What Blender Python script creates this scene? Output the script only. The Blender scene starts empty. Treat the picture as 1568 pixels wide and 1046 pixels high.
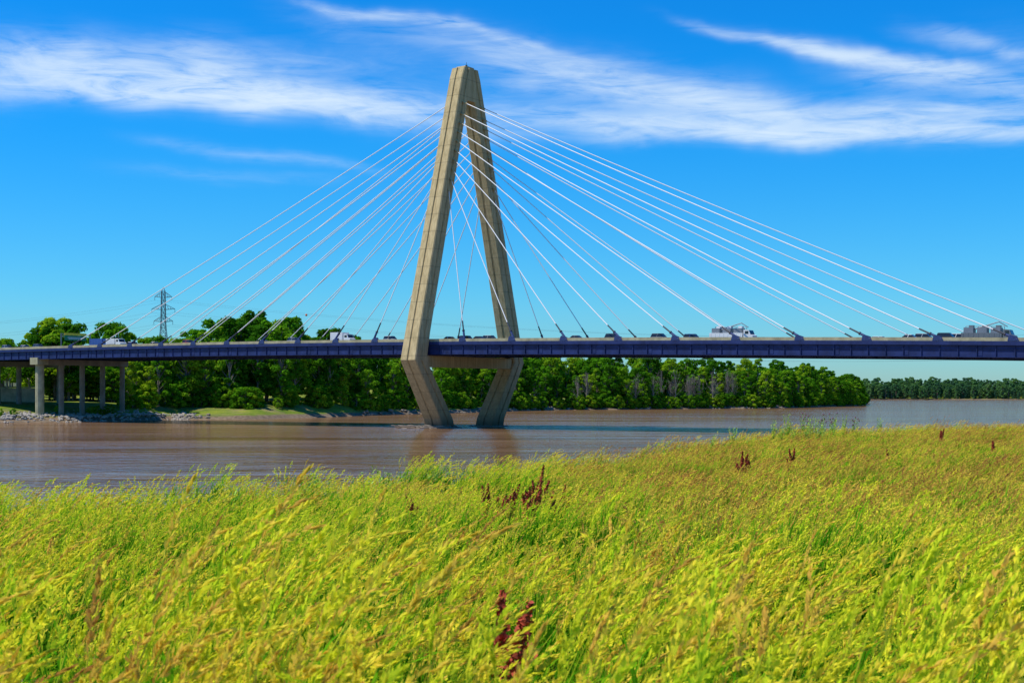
import bpy, math, random
import numpy as np
from mathutils import Vector, Matrix, Euler
random.seed(7); rng=np.random.default_rng(7)
scene=bpy.context.scene
COL=scene.collection
# ------------------------------------------------------------------ helpers
def new_mat(name):
    m=bpy.data.materials.new(name); m.use_nodes=True
    nt=m.node_tree; nt.nodes.clear()
    out=nt.nodes.new('ShaderNodeOutputMaterial')
    return m,nt,out
def N(nt,t,**kw):
    n=nt.nodes.new(t)
    for k,v in kw.items():
        if k.startswith('i_'): n.inputs[k[2:].replace('_',' ')].default_value=v
        else: setattr(n,k,v)
    return n
def L(nt,a,b): nt.links.new(a,b)
def ramp(nt,fac,stops):
    r=nt.nodes.new('ShaderNodeValToRGB')
    cr=r.color_ramp
    while len(cr.elements)<len(stops): cr.elements.new(0.5)
    for e,(p,c) in zip(cr.elements,stops):
        e.position=p; e.color=(c[0],c[1],c[2],1)
    L(nt,fac,r.inputs[0]); return r.outputs[0]
def mixc(nt,fac,a,b,mode='MIX'):
    m=nt.nodes.new('ShaderNodeMix'); m.data_type='RGBA'; m.blend_type=mode
    for s,v in ((m.inputs[0],fac),(m.inputs[6],a),(m.inputs[7],b)):
        if hasattr(v,'is_linked') or hasattr(v,'links'): L(nt,v,s)
        elif isinstance(v,(tuple,list)): s.default_value=(v[0],v[1],v[2],1)
        else: s.default_value=v
    return m.outputs[2]
def M(nt,op,*a,clamp=False):
    m=nt.nodes.new('ShaderNodeMath'); m.operation=op; m.use_clamp=clamp
    for i,v in enumerate(a):
        if isinstance(v,(int,float)): m.inputs[i].default_value=v
        else: L(nt,v,m.inputs[i])
    return m.outputs[0]
def noise(nt,vec,scale,detail=5,rough=0.55,dist=0.0):
    n=nt.nodes.new('ShaderNodeTexNoise'); n.inputs['Scale'].default_value=scale
    n.inputs['Detail'].default_value=detail; n.inputs['Roughness'].default_value=rough
    n.inputs['Distortion'].default_value=dist
    if vec is not None: L(nt,vec,n.inputs['Vector'])
    return n.outputs['Fac']
def mapping(nt,vec,scale=(1,1,1),rot=(0,0,0)):
    m=nt.nodes.new('ShaderNodeMapping'); m.inputs['Scale'].default_value=scale; m.inputs['Rotation'].default_value=rot
    L(nt,vec,m.inputs['Vector']); return m.outputs[0]
def geo_pos(nt): return nt.nodes.new('ShaderNodeNewGeometry').outputs['Position']
def simple_mat(name,col,rough=0.6,var=0.25,scale=2.0,metal=0.0,bump=0.0,spec=0.5):
    m,nt,out=new_mat(name)
    b=N(nt,'ShaderNodeBsdfPrincipled'); b.inputs['Roughness'].default_value=rough
    b.inputs['Metallic'].default_value=metal; b.inputs['Specular IOR Level'].default_value=spec
    p=geo_pos(nt); f=noise(nt,p,scale,6,0.6)
    lo=tuple(c*(1-var) for c in col); hi=tuple(min(1,c*(1+var)) for c in col)
    c=ramp(nt,f,[(0.3,lo),(0.7,hi)]); L(nt,c,b.inputs['Base Color'])
    if bump>0:
        bn=N(nt,'ShaderNodeBump'); bn.inputs['Strength'].default_value=bump
        L(nt,noise(nt,p,scale*6,4),bn.inputs['Height']); L(nt,bn.outputs[0],b.inputs['Normal'])
    L(nt,b.outputs[0],out.inputs[0]); return m

class MB:
    def __init__(s): s.v=[]; s.f=[]; s.m=[]
    def add(s,vs,fs,mi=0):
        o=len(s.v); s.v+= [tuple(x) for x in vs]
        for f in fs: s.f.append(tuple(i+o for i in f)); s.m.append(mi)
    def box(s,c,h,mi=0,R=None):
        vs=[]
        for dx in(-1,1):
            for dy in(-1,1):
                for dz in(-1,1):
                    v=Vector((dx*h[0],dy*h[1],dz*h[2]))
                    if R is not None: v=R@v
                    vs.append(v+Vector(c))
        s.add(vs,[(0,1,3,2),(4,6,7,5),(0,4,5,1),(2,3,7,6),(0,2,6,4),(1,5,7,3)],mi)
    def cyl(s,a,b,r0,r1=None,n=8,mi=0,cap=True):
        a=Vector(a); b=Vector(b); r1=r0 if r1 is None else r1
        d=(b-a).normalized(); u=d.orthogonal().normalized(); w=d.cross(u)
        vs=[]
        for p,r in((a,r0),(b,r1)):
            for i in range(n):
                t=2*math.pi*i/n; vs.append(p+u*(r*math.cos(t))+w*(r*math.sin(t)))
        fs=[(i,(i+1)%n,n+(i+1)%n,n+i) for i in range(n)]
        if cap: fs+= [tuple(range(n))[::-1],tuple(range(n,2*n))]
        s.add(vs,fs,mi)
    def loft(s,secs,mi=0,cap=True):
        n=len(secs[0]); vs=[p for sec in secs for p in sec]; fs=[]
        for k in range(len(secs)-1):
            for i in range(n):
                j=(i+1)%n; fs.append((k*n+i,k*n+j,(k+1)*n+j,(k+1)*n+i))
        if cap: fs+=[tuple(range(n))[::-1],tuple(range((len(secs)-1)*n,len(secs)*n))]
        s.add(vs,fs,mi)
    def obj(s,name,mats,link=True,parent=None,smooth=False):
        me=bpy.data.meshes.new(name); me.from_pydata(s.v,[],s.f)
        for m in mats: me.materials.append(m)
        me.polygons.foreach_set('material_index',s.m)
        if smooth: me.polygons.foreach_set('use_smooth',[True]*len(s.f))
        me.update()
        import bmesh
        bm=bmesh.new(); bm.from_mesh(me); bmesh.ops.recalc_face_normals(bm,faces=bm.faces); bm.to_mesh(me); bm.free()
        o=bpy.data.objects.new(name,me)
        if link: COL.objects.link(o)
        if parent: o.parent=parent
        return o
def np_mesh(name,V,F,mats,cols=None,midx=None,link=False):
    me=bpy.data.meshes.new(name)
    V=np.asarray(V,dtype=np.float32); F=np.asarray(F,dtype=np.int32)
    me.vertices.add(len(V)); me.vertices.foreach_set('co',V.ravel())
    k=F.shape[1]
    me.loops.add(F.size); me.loops.foreach_set('vertex_index',F.ravel())
    me.polygons.add(len(F)); me.polygons.foreach_set('loop_start',np.arange(0,F.size,k,dtype=np.int32))
    try: me.polygons.foreach_set('loop_total',np.full(len(F),k,dtype=np.int32))
    except Exception: pass
    for m in mats: me.materials.append(m)
    if midx is not None: me.polygons.foreach_set('material_index',np.asarray(midx,dtype=np.int32))
    me.update(calc_edges=True); me.validate()
    if cols is not None:
        a=me.attributes.new('Col','FLOAT_COLOR','POINT'); a.data.foreach_set('color',np.asarray(cols,dtype=np.float32).ravel())
    o=bpy.data.objects.new(name,me)
    if link: COL.objects.link(o)
    return o
def empty(name,loc=(0,0,0)):
    o=bpy.data.objects.new(name,None); COL.objects.link(o); o.location=loc; return o

# ------------------------------------------------------------------ layout
EYE=7.8; F=2178.0
XC,YC=-11.4,346.5
CB,SB=0.827,0.562
def P(s,t,z): return Vector((XC+CB*s+SB*t, YC-SB*s+CB*t, z))
def ZT(s): return 20.9-0.0135*s-0.00005*s*s      # top of parapet
EANG=math.atan2(-SB,CB)

crest_x=[-400,-100,-30,-11.5,-8.1,-5.85,-3.5,0.4,6.1,10.9,18,39.6,100,260,500,2000,9000]
crest_y=[10,25,30,31.5,33,36,42,50,62,75,93,112,135,175,230,500,1500]
far_x=[-9000,-1500,-600,-184,-142,-114,-109,-83,-65,-48,22,162,250,332,350,700,1500,9000]
far_y=[200,260,320,370,395,425,452,447,500,566,739,850,1020,1330,2400,2450,2400,3000]
def sst(a,b,x):
    t=np.clip((x-a)/(b-a),0,1); return t*t*(3-2*t)
def hfun(x,y):
    x=np.asarray(x,float); y=np.asarray(y,float)
    yc=np.interp(x,crest_x,crest_y)+0.8*np.sin(x*0.9)+0.5*np.sin(x*2.3+1)
    yf=np.interp(x,far_x,far_y)+3*np.sin(x*0.07)+1.5*np.sin(x*0.31)
    near=4.6+1.0*np.clip(1-y/32,0,1)+0.12*np.sin(x*0.7+y*0.35)+0.10*np.sin(x*0.31-y*0.8)
    near=near+0.28*sst(15,9,y-0.5*x)*sst(-6,3,x)
    near=near-7.0*sst(0.5,15,y-yc)
    d=y-yf
    far=-2.5+2.5*sst(-14,0,d)+1.6*sst(0,7,d)+3.6*sst(7,55,d)
    far=far+6*sst(60,200,d)*sst(250,100,x)+18*sst(2450,3100,y)+0.25*np.sin(x*0.13+y*0.11)
    return np.maximum(near,far)
def ax(segs):
    out=[]
    for a,b,st in segs: out+=list(np.arange(a,b,st))
    return np.array(out)
# ------------------------------------------------------------------ ground
def geom(a,b,n): return list(np.geomspace(a,b,n))
xs=np.array([-v for v in geom(430,16000,14)][::-1]+list(ax([(-420,-40,6),(-40,62,1.2),(62,420,6),(420,1500,60)]))+geom(1500,16000,10))
ys=np.array([-v for v in geom(8,16000,18)][::-1]+list(ax([(-6,130,1.2),(130,380,10),(380,600,4),(600,1000,8),(1000,3200,50)]))+geom(3200,18000,12))
X,Y=np.meshgrid(xs,ys); Z=hfun(X,Y)
V=np.stack([X,Y,Z],-1).reshape(-1,3); nx=len(xs); ny=len(ys)
ii,jj=np.meshgrid(np.arange(nx-1),np.arange(ny-1)); a=(jj*nx+ii).ravel()
Fq=np.stack([a,a+1,a+nx+1,a+nx],-1)
m,nt,out=new_mat('ground_mat')
b=N(nt,'ShaderNodeBsdfPrincipled'); b.inputs['Roughness'].default_value=0.95; b.inputs['Specular IOR Level'].default_value=0.1
p=geo_pos(nt); sep=N(nt,'ShaderNodeSeparateXYZ'); L(nt,p,sep.inputs[0])
n1=noise(nt,p,0.12,8,0.65); n2=noise(nt,p,0.9,5,0.6); n3=noise(nt,p,0.07,7,0.72)
g=ramp(nt,n1,[(0.3,(0.08,0.15,0.012)),(0.5,(0.20,0.26,0.02)),(0.7,(0.36,0.34,0.05))])
g=mixc(nt,M(nt,'MULTIPLY',n2,0.6),g,(0.05,0.09,0.015))
g=mixc(nt,ramp(nt,n3,[(0.50,(0,0,0)),(0.62,(0.65,0.65,0.65))]),g,(0.24,0.18,0.10))
mud=ramp(nt,n2,[(0.3,(0.10,0.07,0.045)),(0.7,(0.27,0.20,0.13))])
zz=M(nt,'ADD',sep.outputs[2],M(nt,'MULTIPLY',n1,-2.0))
k=M(nt,'MULTIPLY',M(nt,'SUBTRACT',zz,0.0),1.6,clamp=True)
c=mixc(nt,k,mud,g)
L(nt,c,b.inputs['Base Color'])
bn=N(nt,'ShaderNodeBump'); bn.inputs['Strength'].default_value=0.6; bn.inputs['Distance'].default_value=0.5
L(nt,n2,bn.inputs['Height']); L(nt,bn.outputs[0],b.inputs['Normal']); L(nt,b.outputs[0],out.inputs[0])
gmat=m
ground=np_mesh('ground',V,Fq,[gmat],link=True)
ground.data.polygons.foreach_set('use_smooth',[True]*len(ground.data.polygons))
# ------------------------------------------------------------------ river
m,nt,out=new_mat('river_water_mat')
p=geo_pos(nt)
w1=noise(nt,mapping(nt,p,(0.7,1.0,1.0),(0,0,math.radians(-20))),0.42,4,0.6,0.5)
w2=noise(nt,mapping(nt,p,(0.5,1.0,1.0),(0,0,math.radians(-12))),0.10,5,0.62,0.8)
w3=noise(nt,mapping(nt,p,(0.12,1,1),(0,0,math.radians(-8))),0.06,8,0.66,1.0)
w4=noise(nt,mapping(nt,p,(0.35,1,1),(0,0,math.radians(6))),0.018,5,0.6,0.6)
col=ramp(nt,w3,[(0.34,(0.125,0.064,0.028)),(0.5,(0.185,0.102,0.048)),(0.66,(0.26,0.155,0.082))])
dif=N(nt,'ShaderNodeBsdfDiffuse'); L(nt,col,dif.inputs[0])
gl=N(nt,'ShaderNodeBsdfGlossy'); gl.inputs['Roughness'].default_value=0.05; gl.inputs['Color'].default_value=(0.95,0.93,0.9,1)
amp=ramp(nt,w4,[(0.40,(0.35,0.35,0.35)),(0.58,(1,1,1))])
hgt=M(nt,'MULTIPLY',M(nt,'ADD',M(nt,'MULTIPLY',w1,0.22),M(nt,'MULTIPLY',w2,0.34)),amp)
bn=N(nt,'ShaderNodeBump'); bn.inputs['Strength'].default_value=1.0; bn.inputs['Distance'].default_value=1.0
L(nt,hgt,bn.inputs['Height']); L(nt,bn.outputs[0],gl.inputs['Normal']); L(nt,bn.outputs[0],dif.inputs['Normal'])
fr=N(nt,'ShaderNodeFresnel'); fr.inputs['IOR'].default_value=1.33; L(nt,bn.outputs[0],fr.inputs['Normal'])
fc=M(nt,'MINIMUM',M(nt,'MULTIPLY',fr.outputs[0],0.85),0.56)
mx=N(nt,'ShaderNodeMixShader'); L(nt,fc,mx.inputs[0]); L(nt,dif.outputs[0],mx.inputs[1]); L(nt,gl.outputs[0],mx.inputs[2]); L(nt,mx.outputs[0],out.inputs[0])
mb=MB(); mb.add([(-9000,-50,0),(9000,-50,0),(9000,3600,0),(-9000,3600,0)],[(0,1,2,3)])
mb.obj('river_water',[m])

# ------------------------------------------------------------------ materials
def concrete_mat():
    m,nt,out=new_mat('tan_concrete')
    b=N(nt,'ShaderNodeBsdfPrincipled'); b.inputs['Roughness'].default_value=0.85; b.inputs['Specular IOR Level'].default_value=0.2
    p=geo_pos(nt)
    f1=noise(nt,p,0.35,7,0.65); f2=noise(nt,mapping(nt,p,(2.2,2.2,0.08)),1.0,5,0.6)
    c=ramp(nt,f1,[(0.3,(0.40,0.305,0.14)),(0.7,(0.57,0.445,0.225))])
    c=mixc(nt,0.4,c,ramp(nt,f2,[(0.35,(0.22,0.165,0.08)),(0.65,(0.62,0.49,0.27))]))
    # pour joints
    sp=N(nt,'ShaderNodeSeparateXYZ'); L(nt,p,sp.inputs[0])
    fr=M(nt,'FRACT',M(nt,'DIVIDE',sp.outputs[2],4.2)); ln=M(nt,'LESS_THAN',fr,0.035)
    c=mixc(nt,M(nt,'MULTIPLY',ln,0.45),c,(0.12,0.10,0.06))
    # darker tone below the deck and river stain low down
    low_tone=M(nt,'SUBTRACT',1.0,M(nt,'DIVIDE',M(nt,'ADD',sp.outputs[2],M(nt,'MULTIPLY',f2,6.0)),20.0),clamp=True)
    c=mixc(nt,M(nt,'MULTIPLY',low_tone,0.7),c,(0.15,0.125,0.085))
    stn=M(nt,'SUBTRACT',1.0,M(nt,'DIVIDE',M(nt,'ADD',sp.outputs[2],M(nt,'MULTIPLY',f1,-1.5)),2.6),clamp=True)
    c=mixc(nt,M(nt,'MULTIPLY',stn,0.8),c,(0.10,0.075,0.05))
    L(nt,c,b.inputs['Base Color'])
    bn=N(nt,'ShaderNodeBump'); bn.inputs['Strength'].default_value=0.25; L(nt,noise(nt,p,3,5),bn.inputs['Height']); L(nt,bn.outputs[0],b.inputs['Normal'])
    L(nt,b.outputs[0],out.inputs[0]); return m
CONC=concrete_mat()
CONC2=simple_mat('pier_concrete',(0.21,0.19,0.15),0.85,0.3,0.4,spec=0.2)
BLUE=simple_mat('blue_girder_paint',(0.018,0.032,0.115),0.55,0.35,0.5,spec=0.2)
BLUED=simple_mat('blue_anchor_paint',(0.015,0.035,0.13),0.5,0.2,2)
DARK=simple_mat('dark_steel',(0.03,0.035,0.05),0.6,0.2,1)
WHITE=simple_mat('white_cable_sheath',(0.82,0.82,0.80),0.45,0.03,1)
ASPH=simple_mat('asphalt',(0.05,0.05,0.052),0.9,0.2,2)
PAINTW=simple_mat('white_line_paint',(0.75,0.75,0.72),0.7,0.05,2)
STEEL=simple_mat('galvanised_steel',(0.22,0.24,0.26),0.5,0.1,1,metal=0.4)
# ------------------------------------------------------------------ bridge
bridge=empty('cable_stayed_bridge',(XC,YC,0))
def badd(mb,name,mats,smooth=False):
    o=mb.obj(name,mats,smooth=smooth); o.parent=bridge; o.matrix_parent_inverse=Matrix.Translation((-XC,-YC,0)); return o
def legsec(hL,hT,t,z,tilt_in):
    g=0.16; gd=0.28; ch=0.22
    pts=[(-hL+ch,-hT),(-g*2,-hT),(-g,-hT+gd),(g,-hT+gd),(g*2,-hT),(hL-ch,-hT),(hL,-hT+ch),(hL,-0.35),(hL-gd,-0.2),(hL-gd,0.2),(hL,0.35),(hL,hT-ch),(hL-ch,hT),(g*2,hT),(g,hT-gd),(-g,hT-gd),(-g*2,hT),(-hL+ch,hT),(-hL,hT-ch),(-hL,0.35),(-hL+gd,0.2),(-hL+gd,-0.2),(-hL,-0.35),(-hL,-hT+ch)]
    return [P(e,t+tt,z) for e,tt in pts]
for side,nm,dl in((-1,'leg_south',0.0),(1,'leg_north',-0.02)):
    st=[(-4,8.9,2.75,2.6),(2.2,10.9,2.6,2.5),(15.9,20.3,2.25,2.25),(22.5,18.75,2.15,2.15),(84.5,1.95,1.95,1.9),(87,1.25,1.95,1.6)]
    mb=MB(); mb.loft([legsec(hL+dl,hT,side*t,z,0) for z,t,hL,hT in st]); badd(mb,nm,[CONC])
mb=MB()
def rect(e,t0,t1,z): return [P(-e,t0,z),P(e,t0,z),P(e,t1,z),P(-e,t1,z)]
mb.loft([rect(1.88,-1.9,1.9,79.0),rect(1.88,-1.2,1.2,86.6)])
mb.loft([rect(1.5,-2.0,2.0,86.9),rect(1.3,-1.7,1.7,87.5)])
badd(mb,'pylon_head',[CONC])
mb=MB()
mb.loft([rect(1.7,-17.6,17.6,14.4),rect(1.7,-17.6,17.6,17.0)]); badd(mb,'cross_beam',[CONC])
mb=MB(); mb.cyl(P(0,0.5,87.4),P(0,0.5,88.9),0.09,0.04,6); mb.box(P(0,0.5,87.8),(0.25,0.25,0.35)); badd(mb,'aviation_light_mast',[DARK])
mb=MB()
for t in(-9.8,9.8):
    ring=lambda r,z:[P(r*1.15*math.cos(i*math.pi/8),t+r*math.sin(i*math.pi/8),z) for i in range(16)]
    mb.loft([ring(4.6,-4),ring(4.6,0.1),ring(4.3,0.25)])
badd(mb,'pylon_footings',[CONC2])
# deck
S0,S1=-600,440
ss=np.arange(S0,S1+0.1,6.0)
def sweep(mb,prof,mi=0):  # prof in (t, dz) relative parapet top
    mb.loft([[P(s,t,ZT(s)+dz) for t,dz in prof] for s in ss],mi)
HW=17.0
mb=MB(); sweep(mb,[(-HW,-1.2),(HW,-1.2),(HW,-0.9),(-HW,-0.9)]); badd(mb,'deck_slab',[CONC2])
mb=MB(); sweep(mb,[(-HW+0.5,-0.9+0.004),(HW-0.5,-0.9+0.004),(HW-0.5,-0.85),(-HW+0.5,-0.85)])
badd(mb,'roadway',[ASPH])
mb=MB()
for t in(-12.2,-8.5,-4.8,4.8,8.5,12.2):
    for s in np.arange(S0+5,S1-5,12.0):
        mb.add([P(s,t-0.08,ZT(s)-0.845),P(s+3,t-0.08,ZT(s+3)-0.845),P(s+3,t+0.08,ZT(s+3)-0.845),P(s,t+0.08,ZT(s)-0.845)],[(0,1,2,3)])
badd(mb,'lane_markings',[PAINTW])
mb=MB()
for sd in(-1,1):
    a=[(sd*(HW+0.05),-1.30),(sd*(HW-0.45),-0.86),(sd*(HW-0.30),-0.15),(sd*(HW-0.27),0.0),(sd*(HW+0.02),0.0)]
    sweep(mb,a)
sweep(mb,[(-0.3,-0.86),(0.3,-0.86),(0.1,0.0),(-0.1,0.0)])
PAR=simple_mat('parapet_concrete',(0.36,0.33,0.20),0.85,0.3,0.6,spec=0.2)
badd(mb,'parapets',[PAR])
mb=MB()
for sd in(-1,1):
    e=sd*(HW-0.35)
    sweep(mb,[(e-0.03,-3.55),(e+0.03,-3.55),(e+0.03,-1.2),(e-0.03,-1.2)])
    sweep(mb,[(e-0.4,-3.62),(e+0.4,-3.62),(e+0.4,-3.55),(e-0.4,-3.55)])
    o0,o1=sd*(HW+0.07),sd*(HW+0.15)
    sweep(mb,[(o0,-1.40),(o1,-1.40),(o1,-0.66),(o0,-0.66)])
    sweep(mb,[(e-0.36,-1.50),(e+0.36,-1.50),(e+0.36,-1.44),(e-0.36,-1.44)])
    sweep(mb,[(e-0.2,-2.2),(e+0.12,-2.2),(e+0.12,-2.12),(e-0.2,-2.12)])
    for s in np.arange(S0+1,S1,3.43):
        z=ZT(s); R=Matrix.Rotation(EANG,3,'Z')
        mb.box(P(s,e,z-2.48),(0.05,0.25,1.03),0,R)
    for s in np.arange(S0+1,S1,13.7):
        z=ZT(s); mb.box(P(s+1.7,e,z-2.48),(0.35,0.09,0.9),0,R)
for t in(-9,-3,3,9):
    sweep(mb,[(t-0.15,-2.9),(t+0.15,-2.9),(t+0.15,-1.2),(t-0.15,-1.2)])
for s in np.arange(S0+2.7,S1,4.567):
    z=ZT(s); R=Matrix.Rotation(EANG,3,'Z'); mb.box(P(s,0,z-2.25),(0.15,HW-0.5,0.95),0,R)
badd(mb,'steel_girders',[BLUE])
# cables
ar=[12.1+13.68*i for i in range(10)]; al=[-14.9-12.4*i for i in range(10)]
cab=MB(); sock=MB()
for side in(-1,1):
    for lst in(ar,al):
        for i,s in enumerate(lst):
            za=57.5+2.25*i
            if i==9: za+=0.6
            tl=1.95+(84.5-za)/(84.5-22.5)*(18.75-1.95)
            sg=1 if s>0 else -1
            top=P(sg*1.8,side*(tl),za)
            bot=P(s,side*(HW-0.1),ZT(s)-0.2)
            d=(bot-top); Ln=d.length; d.normalize()
            pts=[]
            for k in range(9):
                u=k/8; q=top.lerp(bot,u); q.z-=0.0045*Ln*4*u*(1-u); pts.append(q)
            for k in range(8): cab.cyl(pts[k],pts[k+1],0.105,n=6,cap=False)
            sock.cyl(top-d*0.3,top+d*1.6,0.22,0.2,8,0)
            dl=(pts[-1]-pts[-2]).normalized()
            sock.cyl(bot-dl*4.6,bot-dl*2.0,0.15,0.17,8,1)
            sock.cyl(bot-dl*2.1,bot+dl*0.3,0.24,0.26,10,2)
            sock.cyl(bot-dl*2.3,bot-dl*2.1,0.33,0.33,10,1)
            tt=side*(HW-0.1)
            for off in(-0.24,0.30):
                z=ZT(s)
                q=[P(s+sg*0.6,tt+off,z-0.6),P(s-sg*1.5,tt+off,z-0.6),P(s-sg*1.3,tt+off,z+0.2),P(s-sg*1.0,tt+off,z+0.5),P(s+sg*0.2,tt+off,z+0.12)]
                q2=[v+ (P(0,0.06,0)-P(0,0,0)) for v in q]
                sock.loft([q,q2],2)
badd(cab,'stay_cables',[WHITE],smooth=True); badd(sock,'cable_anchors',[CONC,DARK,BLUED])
# piers
mb=MB()
for s in(-142,-172,-205,-240,-280,-320,-360,-400,-440,-480,-520,-560,165,215,265,315,365,410):
    z=ZT(s)-3.62; R=Matrix.Rotation(EANG,3,'Z')
    for t in(-15.2,-7.6,0,7.6,15.2):
        b=P(s,t,0); gz=float(hfun(b.x,b.y))-1.5
        if z-1.6>gz+1:
            w=1.25 if (t<-15 and s==-142) else 0.8
            ring=lambda zz,rr:[P(s+rr*math.cos(i*math.pi/6),t+rr*math.sin(i*math.pi/6),zz) for i in range(12)]
            mb.loft([ring(gz,w),ring(z-1.6,w)],1 if (t<-15 and s==-142) else 0)
    if s!=-142: mb.box(P(s,0,z-0.8),(1.0,16.6,0.798),0,R)
    else:
        mb.box(P(s,0,z-0.8),(1.2,16.6,0.798),0,R)
        mb.box(P(s,-15.4,z-0.55),(1.7,1.9,1.0),1,R)
badd(mb,'approach_piers',[CONC2,PAR])
# driftwood / rocks around pylon base
ROCK=simple_mat('river_rock',(0.20,0.17,0.13),0.9,0.4,1.5,bump=0.5)
LIME=simple_mat('limestone_rock',(0.33,0.29,0.24),0.9,0.35,1.2,bump=0.5)
def rocks(name,pts,sizes,mat):
    mb=MB()
    ph=(1+5**.5)/2
    iv=[Vector(v).normalized() for v in[(-1,ph,0),(1,ph,0),(-1,-ph,0),(1,-ph,0),(0,-1,ph),(0,1,ph),(0,-1,-ph),(0,1,-ph),(ph,0,-1),(ph,0,1),(-ph,0,-1),(-ph,0,1)]]
    fc=[(0,11,5),(0,5,1),(0,1,7),(0,7,10),(0,10,11),(1,5,9),(5,11,4),(11,10,2),(10,7,6),(7,1,8),(3,9,4),(3,4,2),(3,2,6),(3,6,8),(3,8,9),(4,9,5),(2,4,11),(6,2,10),(8,6,7),(9,8,1)]
    for p,s in zip(pts,sizes):
        R=Euler((random.random()*6,random.random()*6,random.random()*6)).to_matrix()
        sc=Vector((random.uniform(.7,1.3),random.uniform(.7,1.3),random.uniform(.5,.9)))
        vs=[]
        for v in iv:
            w=R@v; w=Vector((w.x*sc.x,w.y*sc.y,w.z*sc.z))*s*random.uniform(.75,1.2); vs.append(Vector(p)+w)
        mb.add(vs,fc)
    return mb.obj(name,[mat])
pts=[];sz=[]
for i in range(110):
    a=random.uniform(0,6.28); r=random.uniform(3.0,5.4)
    q=P(r*math.cos(a)-1.5,-9.8+r*math.sin(a)*0.9,random.uniform(-0.2,0.3)); pts.append(q); sz.append(random.uniform(.2,.6))
rocks('pier_base_rubble',pts,sz,ROCK)
DRIFT=simple_mat('driftwood',(0.26,0.21,0.16),0.9,0.3,2)
mb=MB()
for i in range(34):
    a=random.uniform(-.5,.5); q=P(random.uniform(-9,5),-14.5+random.uniform(-1.5,1.5),random.uniform(0.0,0.6)); d=Vector((math.cos(a),math.sin(a)*.5,random.uniform(-.12,.15)))
    l=random.uniform(1.5,4); mb.cyl(q-d*l/2,q+d*l/2,random.uniform(.1,.22),.06,6)
mb.obj('driftwood_pile',[DRIFT])
pts=[];sz=[]
for i in range(1700):
    x=random.uniform(-215,-102); yf=float(np.interp(x,far_x,far_y))+3*math.sin(x*0.07)+1.5*math.sin(x*0.31)
    y=yf+random.uniform(-1,9)*(1 if random.random()<.8 else 1.8)
    if abs(x+133)<26 and random.random()<.6: y+=random.uniform(0,16)
    pts.append((x,y,float(hfun(x,y))+0.05)); sz.append(random.uniform(.25,.8))
rocks('riprap_bank',pts,sz,LIME)
pts=[];sz=[]
for i in range(900):
    x=random.uniform(-105,300); yf=float(np.interp(x,far_x,far_y))+3*math.sin(x*0.07)+1.5*math.sin(x*0.31)
    if math.sin(x*0.11)+math.sin(x*0.037+2)<-0.1: continue
    y=yf+random.uniform(-1,6); pts.append((x,y,float(hfun(x,y)))); sz.append(random.uniform(.3,1.2))
rocks('shoreline_rocks',pts,sz,ROCK)

# ------------------------------------------------------------------ vehicles
GLASS=simple_mat('car_glass',(0.02,0.025,0.03),0.1,0.0,1)
TYRE=simple_mat('tyre_rubber',(0.02,0.02,0.02),0.9,0.1,3)
PCOL={'white':(0.75,0.75,0.73),'silver':(0.4,0.41,0.42),'black':(0.02,0.02,0.022),'red':(0.4,0.03,0.025),'blue':(0.04,0.09,0.3),'grey':(0.15,0.16,0.17)}
PM={k:simple_mat('paint_'+k,v,0.3,0.03,1) for k,v in PCOL.items()}
def wheels(mb,xsn,w,r):
    for x in xsn:
        for sd in(-1,1):
            mb.cyl((x,sd*w,r),(x,sd*(w-0.24),r),r,n=14,mi=2); mb.cyl((x,sd*(w+0.012),r),(x,sd*(w-0.05),r),r*0.55,n=10,mi=3)
def car_mesh(mb,suv=False):
    h=1.0 if suv else 0.86; top=1.78 if suv else 1.46
    low=[(-2.25,.35),(-2.28,.62),(-2.2,h),(-1.1,h+.04),(.95,h+.03),(1.75,h-.08),(2.22,.72),(2.27,.38)]
    secs=[]
    for y,ins in((-.9,.06),(-.82,0),(.82,0),(.9,.06)):
        secs.append([Vector((x*(1-ins*.4),y,z-(ins if z>.7 else 0))) for x,z in low])
    mb.loft(secs,0)
    b0,b1=(-2.1,1.05) if suv else (-1.65,1.05); t0,t1=(-1.85,.35) if suv else (-1.0,.3)
    bot=[(b0,-.8),(b1,-.8),(b1,.8),(b0,.8)]; tp=[(t0,-.62),(t1,-.62),(t1,.62),(t0,.62)]
    mb.loft([[Vector((x,y,h)) for x,y in bot],[Vector((x,y,top-.06)) for x,y in tp]],1)
    mb.loft([[Vector((x*1.0,y*1.02,top-.06)) for x,y in tp],[Vector((x*.93,y*.9,top)) for x,y in tp]],0)
    for xx in (b0*.55+b1*.45,):
        for sd in(-1,1):
            mb.add([(xx-.05,sd*.81,h),(xx+.05,sd*.81,h),(xx*.7+.04,sd*.645,top-.05),(xx*.7-.04,sd*.645,top-.05)],[(0,1,2,3)],0)
    wheels(mb,(-1.4,1.4),.9,.33)
    mb.box((2.24,.6,.68),(.04,.18,.07),3); mb.box((2.24,-.6,.68),(.04,.18,.07),3)
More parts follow.
